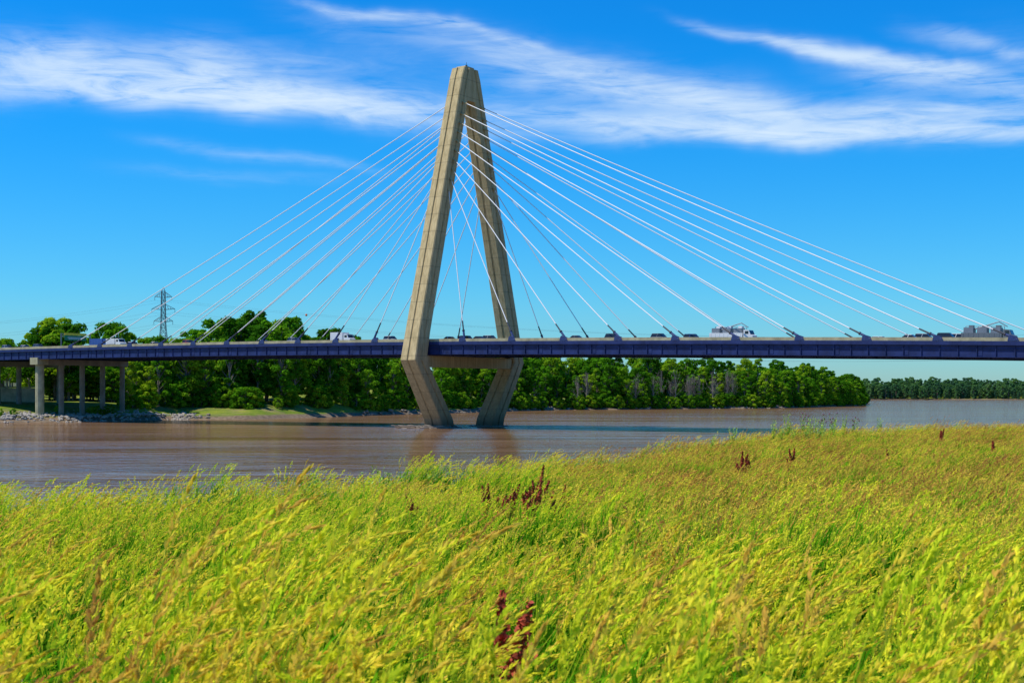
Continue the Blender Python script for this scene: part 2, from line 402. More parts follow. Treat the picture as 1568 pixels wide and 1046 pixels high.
def truck_mesh(mb,L_=6.5,H=3.6):
    cab=[(L_/2+.2,.6),(L_/2+2.2,.6),(L_/2+2.25,1.4),(L_/2+1.75,1.6),(L_/2+1.35,2.5),(L_/2+.2,2.6)]
    mb.loft([[Vector((x,y,z)) for x,z in cab] for y in(-1.1,1.1)],0)
    mb.add([(L_/2+1.77,-.95,1.62),(L_/2+1.77,.95,1.62),(L_/2+1.40,.9,2.42),(L_/2+1.40,-.9,2.42)],[(0,1,2,3)],1)
    for sd in(-1,1): mb.box((L_/2+.9,sd*1.1,2.0),(.4,.012,.3),1)
    mb.box((0,0,(H+1.05)/2),(L_/2,1.25,(H-1.05)/2),0); mb.box((0,0,.9),(L_/2,.5,.13),2)
    for x in np.linspace(-L_/2+.4,L_/2-.4,8):
        for sd in(-1,1): mb.box((x,sd*1.26,(H+1.05)/2),(.03,.02,(H-1.2)/2),0)
    wheels(mb,(-L_/2+1.2,-L_/2+2.4,L_/2+1.2) if L_>8 else (-L_/2+1.5,L_/2+1.2),1.2,.5)
def crane_truck(mb):
    truck_mesh(mb,7.5,1.9)
    for x in(-2.5,0,2.5):
        mb.box((x,0,2.4),(.9,.9,.5),3); mb.box((x+.3,.2,3.0),(.4,.5,.35),0)
    mb.cyl((-3,0,2.2),(2.8,.3,4.0),.16,.1,8,3); mb.cyl((2.8,.3,4.0),(4.4,.3,3.1),.1,.08,8,3)
    for x in(-3.6,-1.2,1.2,3.6): mb.cyl((x,1.2,1.9),(x,1.2,3.2),.06,n=6,mi=3)
    mb.cyl((-3.6,1.2,3.2),(3.6,1.2,3.2),.06,n=6,mi=3)
def place(name,builder,colr,s,t,flip=False):
    mb=MB(); builder(mb); o=mb.obj(name,[PM[colr],GLASS,TYRE,STEEL])
    o.location=P(s,t,ZT(s)-0.84); o.rotation_euler=(0,math.atan(0.0135+0.0001*s)*(-1 if flip else 1),EANG+(math.pi if flip else 0))
def s_of(px,t):
    k=(px-784)/F
    return (k*(YC+CB*t)-XC-SB*t)/(CB+k*SB)
for px,t,c_,suv,n in[(690,-13.8,'white',0,'car'),(716,-10,'red',1,'suv'),(735,-13.8,'black',0,'car'),(752,-10.2,'silver',1,'suv'),(884,-13.6,'grey',0,'car'),(941,-13.8,'black',1,'suv'),(1012,-13.6,'grey',1,'suv'),(1062,-10,'blue',1,'suv'),(1395,-13.6,'white',0,'car'),(1418,-10,'silver',1,'suv'),(1452,-13.8,'black',1,'suv'),(1470,-10,'white',1,'suv'),(452,-13.7,'silver',1,'suv'),(405,-10,'white',0,'car'),(290,-13.7,'red',1,'suv'),(238,-13.7,'white',0,'car'),(205,-10,'white',1,'suv'),(60,-13.7,'grey',1,'suv'),(40,-10,'white',1,'suv'),(12,-13.7,'silver',1,'suv'),(600,-13.7,'silver',1,'suv'),(1350,7,'white',1,'suv')]:
    place(n,(lambda mb,sv=suv: car_mesh(mb,bool(sv))),c_,s_of(px,t),t)
place('box_truck',lambda mb:truck_mesh(mb,4.0,3.0),'white',s_of(520,-10),-10)
place('box_truck',lambda mb:truck_mesh(mb,5.5,2.9),'blue',s_of(152,-10),-10)
place('box_truck',lambda mb:truck_mesh(mb,3.6,2.6),'white',s_of(174,-13.5),-13.5)
place('crane_truck',crane_truck,'white',s_of(1115,-10),-10)
place('crane_truck',crane_truck,'grey',s_of(1505,-10),-10)
# overhead highway sign
SG=simple_mat('sign_green',(0.01,0.22,0.08),0.5,0.05,1); SY=simple_mat('sign_yellow',(0.85,0.62,0.02),0.5,0.05,1)
hs=empty('highway_sign_gantry',P(-131,-12,0))
mb=MB(); s=-131; z=ZT(s)-0.9; R=Matrix.Rotation(EANG,3,'Z')
mb.cyl(P(s,-16.3,z),P(s,-16.3,z+4.6),.14,n=8); mb.cyl(P(s,-6,z),P(s,-6,z+4.6),.14,n=8)
mb.cyl(P(s,-16.3,z+4.4),P(s,-6,z+4.4),.08,n=8); mb.cyl(P(s,-16.3,z+3.6),P(s,-6,z+3.6),.08,n=8)
for k in range(6): mb.cyl(P(s,-16.3+1.7*k,z+3.6),P(s,-16.3+1.7*(k+1),z+4.4),.04,n=5)
mb.box(P(s+.3,-11.5,z+3.3),(.05,3.8,.7),1,R); mb.box(P(s+.3,-11.5,z+4.4),(.05,3.8,.33),2,R)
mb.box(P(s+.37,-11.5,z+3.4),(.01,2.8,.1),3,R); mb.box(P(s+.37,-12,z+3.0),(.01,2.0,.08),3,R)
o=mb.obj('gantry_and_board',[STEEL,SG,SY,PAINTW]); o.parent=hs; o.matrix_parent_inverse=Matrix.Translation(-P(-131,-12,0))

# ------------------------------------------------------------------ transmission tower + power line
def wire_obj(name,segs,r,mat,parent=None,ploc=None):
    cu=bpy.data.curves.new(name,'CURVE'); cu.dimensions='3D'; cu.bevel_depth=r; cu.bevel_resolution=0
    for sg in segs:
        sp=cu.splines.new('POLY'); sp.points.add(len(sg)-1)
        for q,pt in zip(sp.points,sg): q.co=(pt[0],pt[1],pt[2],1)
    cu.materials.append(mat); o=bpy.data.objects.new(name,cu); COL.objects.link(o)
    if parent: o.parent=parent; o.matrix_parent_inverse=Matrix.Translation(-Vector(ploc))
    return o
TS=simple_mat('tower_steel',(0.10,0.12,0.15),0.6,0.1,1)
def tower(cx,cy,H,gz,sc=1.0):
    segs=[]
    lv=[0,.16,.3,.42,.52,.6,.66,.72,.78,.84,.9,.96]
    def hw(u): return (5.2*(1-u/.62)+1.5*(u/.62)) if u<.62 else 1.5-.4*(u-.62)/.38
    def c4(u):
        w=hw(u)*sc; z=gz+u*H; return [(cx-w,cy-w,z),(cx+w,cy-w,z),(cx+w,cy+w,z),(cx-w,cy+w,z)]
    for a,b in zip(lv,lv[1:]):
        A,B=c4(a),c4(b)
        for i in range(4):
            j=(i+1)%4; segs+=[[A[i],B[i]],[A[i],B[j]],[A[j],B[i]],[B[i],B[j]]]
    top=c4(.96)
    for q in top: segs.append([q,(cx,cy,gz+H)])
    arms=[]
    for u,w in((.66,6.2),(.78,7.6),(.9,5.6)):
        z=gz+u*H; zt=gz+(u+.05)*H
        for sd in(-1,1):
            tip=(cx+sd*w*sc,cy,z+.3); arms.append(tip)
            for yy in(-1.4,1.4):
                segs+=[[(cx+sd*1.4*sc,cy+yy,z),tip],[(cx+sd*1.4*sc,cy+yy,zt),tip]]
            for f in(.35,.65):
                segs.append([(cx+sd*(1.4+(w-1.4)*f)*sc,cy,z+.1),(cx+sd*(1.4+(w-1.4)*(f-.15))*sc,cy,zt-(zt-z)*f)])
            segs.append([tip,(tip[0],tip[1],tip[2]-1.8)])
    return segs,arms
td=700; tx=(250-784)/F*td; tz=float(hfun(tx,td)); tH=EYE+(605-440)/F*td-tz
segs,arms=tower(tx,td,tH,tz,0.75)
wire_obj('transmission_tower',segs,0.10,TS)
segs2,arms2=tower(420,td+30,50,4,0.62); wire_obj('transmission_tower',segs2,0.11,TS)
lines=[]
def cat(a,b,sag,n=40): return [(a[0]+(b[0]-a[0])*k/n,a[1]+(b[1]-a[1])*k/n,a[2]+(b[2]-a[2])*k/n-sag*4*(k/n)*(1-k/n)) for k in range(n+1)]
lcat=[]
for i in range(6):
    a=(arms[i][0],arms[i][1],arms[i][2]-1.8); b=(arms2[i][0],arms2[i][1],arms2[i][2]-1.8)
    lcat.append(cat(a,b,14)); lines.append(lcat[-1]); lines.append(cat(a,(a[0]-260,a[1]-40,a[2]-14),9))
pl=empty('power_line',(0,0,0)); wire_obj('wires',lines,0.025,TS,pl,(0,0,0))
ORG=simple_mat('marker_orange',(0.7,0.12,0.02),0.5,0.05,1)
mbb=MB()
for k in(5,12,19,26,33):
    q=Vector(lcat[4][k]); rr=.6
    ring=lambda zz,r2:[q+Vector((r2*math.cos(i*math.pi/5),r2*math.sin(i*math.pi/5),zz)) for i in range(10)]
    mbb.loft([ring(-rr,.05),ring(-rr*.7,rr*.7),ring(0,rr),ring(rr*.7,rr*.7),ring(rr,.05)])
o=mbb.obj('marker_balls',[ORG]); o.parent=pl

# ------------------------------------------------------------------ warehouse + wall on left
WALL=simple_mat('tan_block_wall',(0.50,0.38,0.24),0.9,0.25,0.5); WH=simple_mat('white_metal_siding',(0.68,0.68,0.66),0.7,0.1,0.3)
wx,wy=-203,600; gz=float(hfun(wx,wy))
wh=empty('warehouse',(wx,wy,gz))
mb=MB(); mb.box((0,0,4.5),(32,14,4.5),0); mb.box((0,0,9.3),(32.5,14.5,.3),0)
for x in np.arange(-30,31,6): mb.box((x,-14.06,4.5),(.25,.06,4.3),0)
for x in (-20,-8,4,16): mb.box((x,-14.1,2.2),(1.9,.05,2.2),1)
o=mb.obj('walls_roof_doors',[WH,DARK]); o.parent=wh
mb=MB()
for i in range(25): mb.box((-238+i*3.4,470,6.4),(1.69,.6,3.7+0.05*(i%2)),0)
for i in range(25): mb.box((-238+i*3.4,470.0,10.4),(1.5,.9,.12),0)
mb.obj('stone_flood_wall',[WALL])

# ------------------------------------------------------------------ trees
def foliage_mat(name,lo,mid,hi,haze=0.0):
    m,nt,out=new_mat(name)
    p=geo_pos(nt); oi=N(nt,'ShaderNodeObjectInfo')
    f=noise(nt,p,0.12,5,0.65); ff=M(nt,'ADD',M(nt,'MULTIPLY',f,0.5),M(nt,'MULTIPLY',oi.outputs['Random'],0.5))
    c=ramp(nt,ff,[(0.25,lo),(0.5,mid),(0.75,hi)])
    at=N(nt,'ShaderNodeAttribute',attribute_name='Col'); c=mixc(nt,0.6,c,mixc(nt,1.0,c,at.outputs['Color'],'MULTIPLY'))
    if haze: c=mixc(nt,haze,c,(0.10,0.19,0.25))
    d=N(nt,'ShaderNodeBsdfDiffuse'); t=N(nt,'ShaderNodeBsdfTranslucent'); L(nt,c,d.inputs[0]); L(nt,mixc(nt,1.0,c,(1.3,1.5,0.5),'MULTIPLY'),t.inputs[0])
    mx=N(nt,'ShaderNodeMixShader'); mx.inputs[0].default_value=0.36
    L(nt,d.outputs[0],mx.inputs[1]); L(nt,t.outputs[0],mx.inputs[2]); L(nt,mx.outputs[0],out.inputs[0]); return m
FOL=foliage_mat('tree_foliage',(0.035,0.13,0.008),(0.10,0.28,0.012),(0.28,0.42,0.02))
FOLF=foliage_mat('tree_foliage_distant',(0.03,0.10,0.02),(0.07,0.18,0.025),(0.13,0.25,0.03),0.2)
BARK=simple_mat('bark',(0.22,0.19,0.15),0.9,0.3,1.5)
def cone_np(a,b,r0,r1,n=6):
    a=np.array(a,float); b=np.array(b,float); d=(b-a)/np.linalg.norm(b-a); u=np.cross(d,[0.3,0.9,0.2]); u/=np.linalg.norm(u); w=np.cross(d,u)
    t=np.arange(n)*2*np.pi/n; r=np.cos(t)[:,None]*u+np.sin(t)[:,None]*w
    V=np.concatenate([a+r*r0,b+r*r1]); i=np.arange(n); j=(i+1)%n
    return V,np.stack([i,j,j+n,i+n],-1)
def tree_proto(name,seed,H,R,base,nl,leaf,mat,lobes=26,bare=False):
    r=np.random.default_rng(seed)
    Vs=[];Fs=[];Ms=[];Cs=[];off=0
    def add(V,Fc,mi,c):
        nonlocal off
        Vs.append(V);Fs.append(Fc+off);Ms.append(np.full(len(Fc),mi));off+=len(V)
        Cs.append(np.broadcast_to(c,(len(V),4)) if np.ndim(c)==1 else c)
    w=np.array([1,1,1,1.0])
    lean=r.normal(0,.6,2)
    tp=np.array([lean[0],lean[1],H*.8])
    V_,F_=cone_np((0,0,-1),tp*.5,H*.022,H*.014,8); add(V_,F_,0,w)
    V_,F_=cone_np(tp*.5,tp,H*.014,H*.004,6); add(V_,F_,0,w)
    LC=[];LR=[]
    for i in range(lobes):
        u=(i+.5)/lobes; hz=base+(1-base)*u**0.9
        env=R*math.sqrt(max(0.02,1-((hz-.45)/.58)**2)) if hz>.45 else R*(.72+.28*(hz-base)/(max(.05,.45-base)))
        a=i*2.4+r.normal(0,.4); rr=env*r.uniform(.35,.95)
        lr=r.uniform(.26,.42)*R*(1.05-.35*u)
        c=np.array([rr*math.cos(a),rr*math.sin(a),min(hz*H,H-lr*.7)])
        LC.append(c);LR.append(lr)
        st=np.array([lean[0],lean[1],0])*hz*.5+np.array([0,0,max(H*.1,c[2]*.72-1)])
        V_,F_=cone_np(st,c,H*.007,H*.002,5); add(V_,F_,0,w)
    LR=np.array(LR); wt=LR**2/np.sum(LR**2)
    if not bare:
        for c,lr,q in zip(LC,LR,wt):
            n=int(nl*q); d=r.normal(size=(n,3)); d/=np.linalg.norm(d,axis=1)[:,None]; d[:,2]=np.where(d[:,2]<-.5,-d[:,2],d[:,2])
            rad=lr*(0.55+0.5*r.random(n)**.6)*(1+.18*np.sin(d[:,0]*7+c[0])*np.sin(d[:,1]*6+d[:,2]*8))
            ctr=c+d*rad[:,None]*np.array([1,1,.8])
            nrm=d+r.normal(size=(n,3))*.4; nrm/=np.linalg.norm(nrm,axis=1)[:,None]
            t=np.cross(nrm,r.normal(size=(n,3))); t/=np.linalg.norm(t,axis=1)[:,None]; b=np.cross(nrm,t)
            s=leaf*r.uniform(.5,1.25,n)[:,None]
            V_=np.stack([ctr-t*s,ctr-b*s*.6,ctr+t*s,ctr+b*s*.6],1).reshape(-1,3)
            F_=np.arange(n*4).reshape(n,4)
            br=(.45+.75*((rad/lr-.55)/.5)*(0.7+.3*r.random()))*r.uniform(.8,1.2,n)  # inner leaves darker: crown shade painted into vertex colour
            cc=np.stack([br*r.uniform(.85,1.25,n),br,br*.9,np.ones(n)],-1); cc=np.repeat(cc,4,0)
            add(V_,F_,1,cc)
    else:
        for c,lr in zip(LC,LR):
            for k in range(4):
                e=c+r.normal(size=3)*lr*.8+np.array([0,0,lr*.5]); V_,F_=cone_np(c,e,H*.003,H*.001,4); add(V_,F_,0,w)
    return np_mesh(name,np.concatenate(Vs),np.concatenate(Fs),[BARK,mat],np.concatenate(Cs),np.concatenate(Ms))
def coll(name,objs):
    c=bpy.data.collections.new(name)
    for o in objs: c.objects.link(o)
    return c
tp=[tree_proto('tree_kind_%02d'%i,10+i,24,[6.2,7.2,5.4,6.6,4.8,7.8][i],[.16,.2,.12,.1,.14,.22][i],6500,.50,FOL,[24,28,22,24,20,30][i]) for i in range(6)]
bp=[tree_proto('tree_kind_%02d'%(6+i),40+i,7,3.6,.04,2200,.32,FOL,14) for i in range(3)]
dp=[tree_proto('tree_kind_%02d'%(9),60,24,4.5,.4,0,.3,FOL,20,bare=True)]
C_TREE=coll('tree_prototypes',tp+bp+dp)
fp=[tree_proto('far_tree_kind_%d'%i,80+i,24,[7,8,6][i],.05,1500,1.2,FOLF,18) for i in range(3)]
C_FAR=coll('far_tree_prototypes',fp)
def scatter(name,pts,rots,scl,idx,collection):
    me=bpy.data.meshes.new(name); me.from_pydata([tuple(p) for p in pts],[],[])
    a=me.attributes.new('rot','FLOAT_VECTOR','POINT'); a.data.foreach_set('vector',np.asarray(rots,dtype=np.float32).ravel())
    a=me.attributes.new('scl','FLOAT_VECTOR','POINT'); a.data.foreach_set('vector',np.asarray(scl,dtype=np.float32).ravel())
    a=me.attributes.new('idx','INT','POINT'); a.data.foreach_set('value',np.asarray(idx,dtype=np.int32))
    o=bpy.data.objects.new(name,me); COL.objects.link(o)
    ng=bpy.data.node_groups.new(name+'_gn','GeometryNodeTree')
    ng.interface.new_socket('Geometry',in_out='INPUT',socket_type='NodeSocketGeometry'); ng.interface.new_socket('Geometry',in_out='OUTPUT',socket_type='NodeSocketGeometry')
    gi=ng.nodes.new('NodeGroupInput'); go=ng.nodes.new('NodeGroupOutput')
    ip=ng.nodes.new('GeometryNodeInstanceOnPoints'); ci=ng.nodes.new('GeometryNodeCollectionInfo')
    ci.inputs['Collection'].default_value=collection; ci.inputs['Separate Children'].default_value=True; ci.inputs['Reset Children'].default_value=True
    def na(n,t):
        x=ng.nodes.new('GeometryNodeInputNamedAttribute'); x.data_type=t; x.inputs['Name'].default_value=n; return x.outputs[0]
    er=ng.nodes.new('FunctionNodeEulerToRotation'); ng.links.new(na('rot','FLOAT_VECTOR'),er.inputs[0])
    ng.links.new(gi.outputs[0],ip.inputs['Points']); ng.links.new(ci.outputs[0],ip.inputs['Instance']); ip.inputs['Pick Instance'].default_value=True
    ng.links.new(na('idx','INT'),ip.inputs['Instance Index']); ng.links.new(er.outputs[0],ip.inputs['Rotation']); ng.links.new(na('scl','FLOAT_VECTOR'),ip.inputs['Scale'])
    ng.links.new(ip.outputs[0],go.inputs[0])
    md=o.modifiers.new('scatter','NODES'); md.node_group=ng; return o
pts=[];rot=[];sc=[];idx=[]
def addt(x,y,h,kinds,base=24.0,wide=1.0):
    pts.append((x,y,float(hfun(x,y))-.3)); rot.append((0,0,random.uniform(0,6.28))); s=h/base
    sc.append((s*wide*random.uniform(.9,1.15),s*wide*random.uniform(.9,1.15),s)); idx.append(random.choice(kinds))
def yfar(x): return float(np.interp(x,far_x,far_y))+3*math.sin(x*0.07)+1.5*math.sin(x*0.31)
T6=[0,1,2,3,4,5]
hx=[-130,-122,-110,-98,-88,-75,-60,-48,0,60,150,200,250,300,333]
hh=[19,22,27,29,29,27,22,22,23,24,24,22.5,19,14,9]
x=-124.0
while x<338:
    step=6.0 if x<60 else 7.0
    H=float(np.interp(x,hx,hh))
    fr=40 if x<-60 else (22 if x<0 else 7)
    for off,mul in((0,.66),(9,.84),(21,1.0),(38,1.03),(60,1.05)):
        if off==0 and random.random()<.25: continue
        xx=x+random.uniform(-3.5,3.5); yy=yfar(x)+fr+off+random.uniform(-5,5)
        if yy<yfar(xx)+5: yy=yfar(xx)+5
        addt(xx,yy,H*mul*random.uniform(.76,1.14),T6)
    x+=step
for i in range(90):
    x=random.uniform(160,346); y=yfar(x)+random.uniform(5,30)
    addt(x,y,float(np.interp(x,hx,hh))*random.uniform(.55,.95),T6)
for i in range(600):
    x=random.uniform(-122,338); fr=34 if x<-60 else (18 if x<0 else 5)
    y=yfar(x)+fr+random.uniform(-4,6)
    if y<yfar(x)+2: continue
    addt(x,y,random.uniform(3,8.5),[6,7,8],7.0)
for i in range(30):
    x=random.choice([random.uniform(30,130),random.uniform(60,110),random.uniform(-40,250)]); y=yfar(x)+random.uniform(3,10)
    addt(x,y,random.uniform(13,21),[9])
for i in range(60):
    x=random.uniform(-300,-120); y=random.uniform(520,640)
    addt(x,y,random.uniform(13,19),T6)
for px,d,h in[(62,478,25),(85,480,28),(105,478,26),(165,500,27),(182,490,26),(45,495,22),(195,505,23),(148,505,23),(222,500,22)]:
    addt((px-784)/F*d,d,h,T6)
for i in range(55):
    px=random.uniform(75,240); d=random.uniform(478,500)
    addt((px-784)/F*d,d,random.uniform(8,15),T6,24,1.1)
for i in range(60):
    x=random.uniform(-215,-120); y=yfar(x)+random.uniform(8,30)
    if abs(x+150)<22 and random.random()<.8: continue
    addt(x,y,random.uniform(1.5,3.5),[6,7,8],7)
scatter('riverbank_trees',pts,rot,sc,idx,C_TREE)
pts=[];rot=[];sc=[];idx=[]
for x in np.arange(330,1500,8.0):
    for off in(8,22,40,70,120,200,320):
        xx=x+random.uniform(-5,5); yy=yfar(xx)+off+random.uniform(-6,6)
        if xx<352 : yy=max(yy,2420)
        addt(xx,yy,random.uniform(14,26)+ (4 if off>100 else 0),[0,1,2])
for x in np.arange(-1500,330,16.0):
    for off in(0,30): addt(x,1500+off+random.uniform(-9,9),random.uniform(16,24),[0,1,2],24,1.4)
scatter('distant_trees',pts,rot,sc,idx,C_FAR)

# ------------------------------------------------------------------ grass
def grass_mat():
    m,nt,out=new_mat('meadow_grass_mat')
    at=N(nt,'ShaderNodeAttribute',attribute_name='Col'); sp=N(nt,'ShaderNodeSeparateColor'); L(nt,at.outputs['Color'],sp.inputs[0])
    oi=N(nt,'ShaderNodeObjectInfo'); p=geo_pos(nt); ps=N(nt,'ShaderNodeSeparateXYZ'); L(nt,p,ps.inputs[0])
    n1=noise(nt,p,0.28,6,0.7)
    ripe=M(nt,'ADD',M(nt,'MULTIPLY',n1,1.4),M(nt,'MULTIPLY',oi.outputs['Random'],0.42))
    ripe=M(nt,'ADD',ripe,M(nt,'MULTIPLY',sp.outputs[1],0.46))
    fy=M(nt,'DIVIDE',M(nt,'SUBTRACT',ps.outputs[1],12.0),14.0,clamp=True)
    fx=M(nt,'DIVIDE',M(nt,'ADD',ps.outputs[0],3.0),8.0,clamp=True)
    ripe=M(nt,'ADD',ripe,M(nt,'MULTIPLY',M(nt,'MULTIPLY',fy,fx),0.34))
    ripe=M(nt,'SUBTRACT',ripe,0.78)
    head=ramp(nt,ripe,[(0.05,(0.66,0.80,0.03)),(0.34,(0.98,0.90,0.05)),(0.64,(0.92,0.62,0.09)),(0.97,(0.50,0.18,0.06))])
    leaf=ramp(nt,ripe,[(0.1,(0.06,0.27,0.006)),(0.5,(0.20,0.50,0.010)),(0.95,(0.42,0.40,0.03))])
    c=mixc(nt,sp.outputs[0],leaf,head)
    c=mixc(nt,1.0,c,mixc(nt,sp.outputs[2],(0.12,0.26,0.14),(1.0,1.0,1.0)),'MULTIPLY')  # blades and stems darken toward ground: shade between plants put into colour
    d=N(nt,'ShaderNodeBsdfDiffuse'); t=N(nt,'ShaderNodeBsdfTranslucent'); L(nt,c,d.inputs[0]); L(nt,c,t.inputs[0])
    mx=N(nt,'ShaderNodeMixShader'); mx.inputs[0].default_value=0.38
    L(nt,d.outputs[0],mx.inputs[1]); L(nt,t.outputs[0],mx.inputs[2]); L(nt,mx.outputs[0],out.inputs[0]); return m
GM=grass_mat()
def ribbon(pts,wid,side):
    pts=np.array(pts); n=len(pts); w=np.array(wid)[:,None]
    V=np.concatenate([pts-side*w,pts+side*w]); i=np.arange(n-1)
    return V,np.stack([i,i+1,i+1+n,i+n],-1)
def clump(name,seed,nst=11,rad=.30,nb=14,dens=26,big=1.0):
    r=np.random.default_rng(seed); Vs=[];Fs=[];Cs=[];off=0
    def add(V,Fc,c):
        nonlocal off
        Vs.append(V);Fs.append(Fc+off);off+=len(V);Cs.append(np.broadcast_to(np.array(c,float),(len(V),4)) if np.ndim(c)==1 else c)
    def blade(b,d,l,w,up,g):
        s=np.linspace(0,1,5); out=np.array([math.cos(d),math.sin(d),0.])
        P_=b+out*(l*(.15*s+.75*s**2.2))[:,None]*(1-up*.6)+np.array([0,0,1.])*(l*(s*(.75+.2*up)-.45*(1-up)*s**3))[:,None]+np.array([.12*l,0,0])*(s**2)[:,None]
        side=np.array([-math.sin(d),math.cos(d),0.])
        V,Fc=ribbon(P_,w*np.array([.6,1,.9,.6,.05]),side)
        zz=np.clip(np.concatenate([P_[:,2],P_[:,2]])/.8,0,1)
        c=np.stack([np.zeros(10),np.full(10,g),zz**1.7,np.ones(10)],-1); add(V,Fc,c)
    for i in range(nb):
        a=r.uniform(0,6.28); q=rad*math.sqrt(r.random()); b=np.array([q*math.cos(a),q*math.sin(a),0.])
        blade(b,r.uniform(0,6.28),r.uniform(.5,.95),r.uniform(.005,.009),r.uniform(.3,.95),r.random()*.6)
    wl=r.normal(.17,.07)
    for i in range(nst):
        a=r.uniform(0,6.28); q=rad*math.sqrt(r.random()); b=np.array([q*math.cos(a),q*math.sin(a),0.])
        H=r.uniform(.58,1.10); ln=np.array([wl+r.normal(0,.08),r.normal(0,.09),0.])
        s=np.linspace(0,1,6); P_=b+ln*(s**2)[:,None]+np.array([0,0,H])*s[:,None]
        d=r.uniform(0,3.14); side=np.array([math.cos(d),math.sin(d),0.])
        g=r.random()
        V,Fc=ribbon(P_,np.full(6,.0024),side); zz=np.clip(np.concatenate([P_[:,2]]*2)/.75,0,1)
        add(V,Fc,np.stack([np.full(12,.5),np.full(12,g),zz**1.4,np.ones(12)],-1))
        for k in range(4):
            u=r.uniform(.2,.8); bb=b+ln*u*u+np.array([0,0,H*u]); blade(bb,r.normal(0,1.7),r.uniform(.2,.38),r.uniform(.004,.0075),r.uniform(.2,.9),g*.7)
        # panicle: short branchlets carrying spikelets
        Lp=r.uniform(.15,.26)*big; t0=(P_[-1]-P_[-2]); t0/=np.linalg.norm(t0); nod=np.array([1,r.normal(0,.45),-.45])*r.uniform(.15,1.0)
        m=dens; u=np.sort(r.random(m)); ax_=P_[-1][None]+t0*(u*Lp)[:,None]+nod*(Lp*.5*u**2)[:,None]
        dr=t0[None]+nod[None]*u[:,None]; dr/=np.linalg.norm(dr,axis=1)[:,None]
        rn=r.normal(size=(m,3)); rn-=dr*np.sum(rn*dr,1)[:,None]; rn/=np.linalg.norm(rn,axis=1)[:,None]
        sp=np.sin(np.pi*np.clip(u*.85+.12,0,1))*r.uniform(.3,.85)
        dd=dr+rn*sp[:,None]*.9; dd/=np.linalg.norm(dd,axis=1)[:,None]
        st=ax_+dd*(.03*big*sp*r.random(m))[:,None]; l=r.uniform(.024,.042,m)[:,None]*(1+.15*(big-1)); w=np.cross(dd,r.normal(size=(m,3))); w/=np.linalg.norm(w,axis=1)[:,None]; w*=r.uniform(.0042,.007,m)[:,None]
        V=np.stack([st,st+dd*l*.45+w,st+dd*l,st+dd*l*.45-w],1).reshape(-1,3)
        cc=np.stack([np.ones(m),np.clip(g+r.normal(0,.15,m),0,1),np.clip(r.normal(.88,.14,m),.4,1),np.ones(m)],-1)
        add(V,np.arange(4*m).reshape(m,4),np.repeat(cc,4,0))
    return np_mesh(name,np.concatenate(Vs),np.concatenate(Fs),[GM],np.concatenate(Cs))
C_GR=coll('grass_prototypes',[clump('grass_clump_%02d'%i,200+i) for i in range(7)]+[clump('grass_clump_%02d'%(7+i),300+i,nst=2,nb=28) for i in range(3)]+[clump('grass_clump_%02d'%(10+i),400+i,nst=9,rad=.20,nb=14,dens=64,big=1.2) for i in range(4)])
def zone(y0,y1,dens,margin):
    wmax=0.36*y1+margin
    n=int(dens*(y1-y0)*2*wmax)
    x=rng.uniform(-wmax,wmax,n); y=rng.uniform(y0,y1,n)
    ok=(np.abs(x)<0.36*y*1.06+margin)
    yc=np.interp(x,crest_x,crest_y)+0.8*np.sin(x*0.9)+0.5*np.sin(x*2.3+1)
    ok&=(y<yc+4.0); return x[ok],y[ok]
gx=[];gy=[];gs=[]
for y0,y1,dn,mg,s in((4.4,13,6.6,1.8,1.02),(13,25,5.4,2.5,.98),(25,50,3.8,3,.89),(50,118,2.1,4,.82)):
    x,y=zone(y0,y1,dn,mg); gx.append(x);gy.append(y);gs.append(np.full(len(x),s))
gx=np.concatenate(gx);gy=np.concatenate(gy);gs=np.concatenate(gs); n=len(gx)
hs_=gs*(1+.15*np.sin(gx*1.1+1)*np.sin(gy*.7)+.09*np.sin(gx*2.7+gy*1.9)+np.clip(rng.normal(0,.11,n),-.25,.2))
wd=np.where(gy>50,2.1,np.where(gy>25,1.6,np.where(gy>13,1.15,1.08)))
pick=np.where(rng.random(n)<np.where((np.sin(gx*.9+2)*np.sin(gy*.55+1)>.3),.72,.16),rng.integers(7,10,n),np.where(gy<13,rng.integers(10,14,n),rng.integers(0,7,n)))
# taller plants right in front of the photographer
K=70
kx=rng.uniform(-1.9,2.2,K); ky=rng.uniform(3.2,5.4,K); kh=.98+.24*(kx+1.9)/4+np.clip(rng.normal(0,.06,K),-.1,.07)
gx=np.concatenate([gx,kx]); gy=np.concatenate([gy,ky]); hs_=np.concatenate([hs_,kh]); wd=np.concatenate([wd,np.full(K,.9)]); pick=np.concatenate([pick,rng.integers(10,14,K)]); n=len(gx)
gz_=hfun(gx,gy)-.02
print('grass instances',n)
scatter('meadow_grass',np.stack([gx,gy,gz_],-1),np.stack([rng.normal(0,.07,n),rng.normal(.05,.09,n),rng.normal(0,.7,n)],-1),np.stack([hs_*wd,hs_*wd,hs_],-1),pick,C_GR)
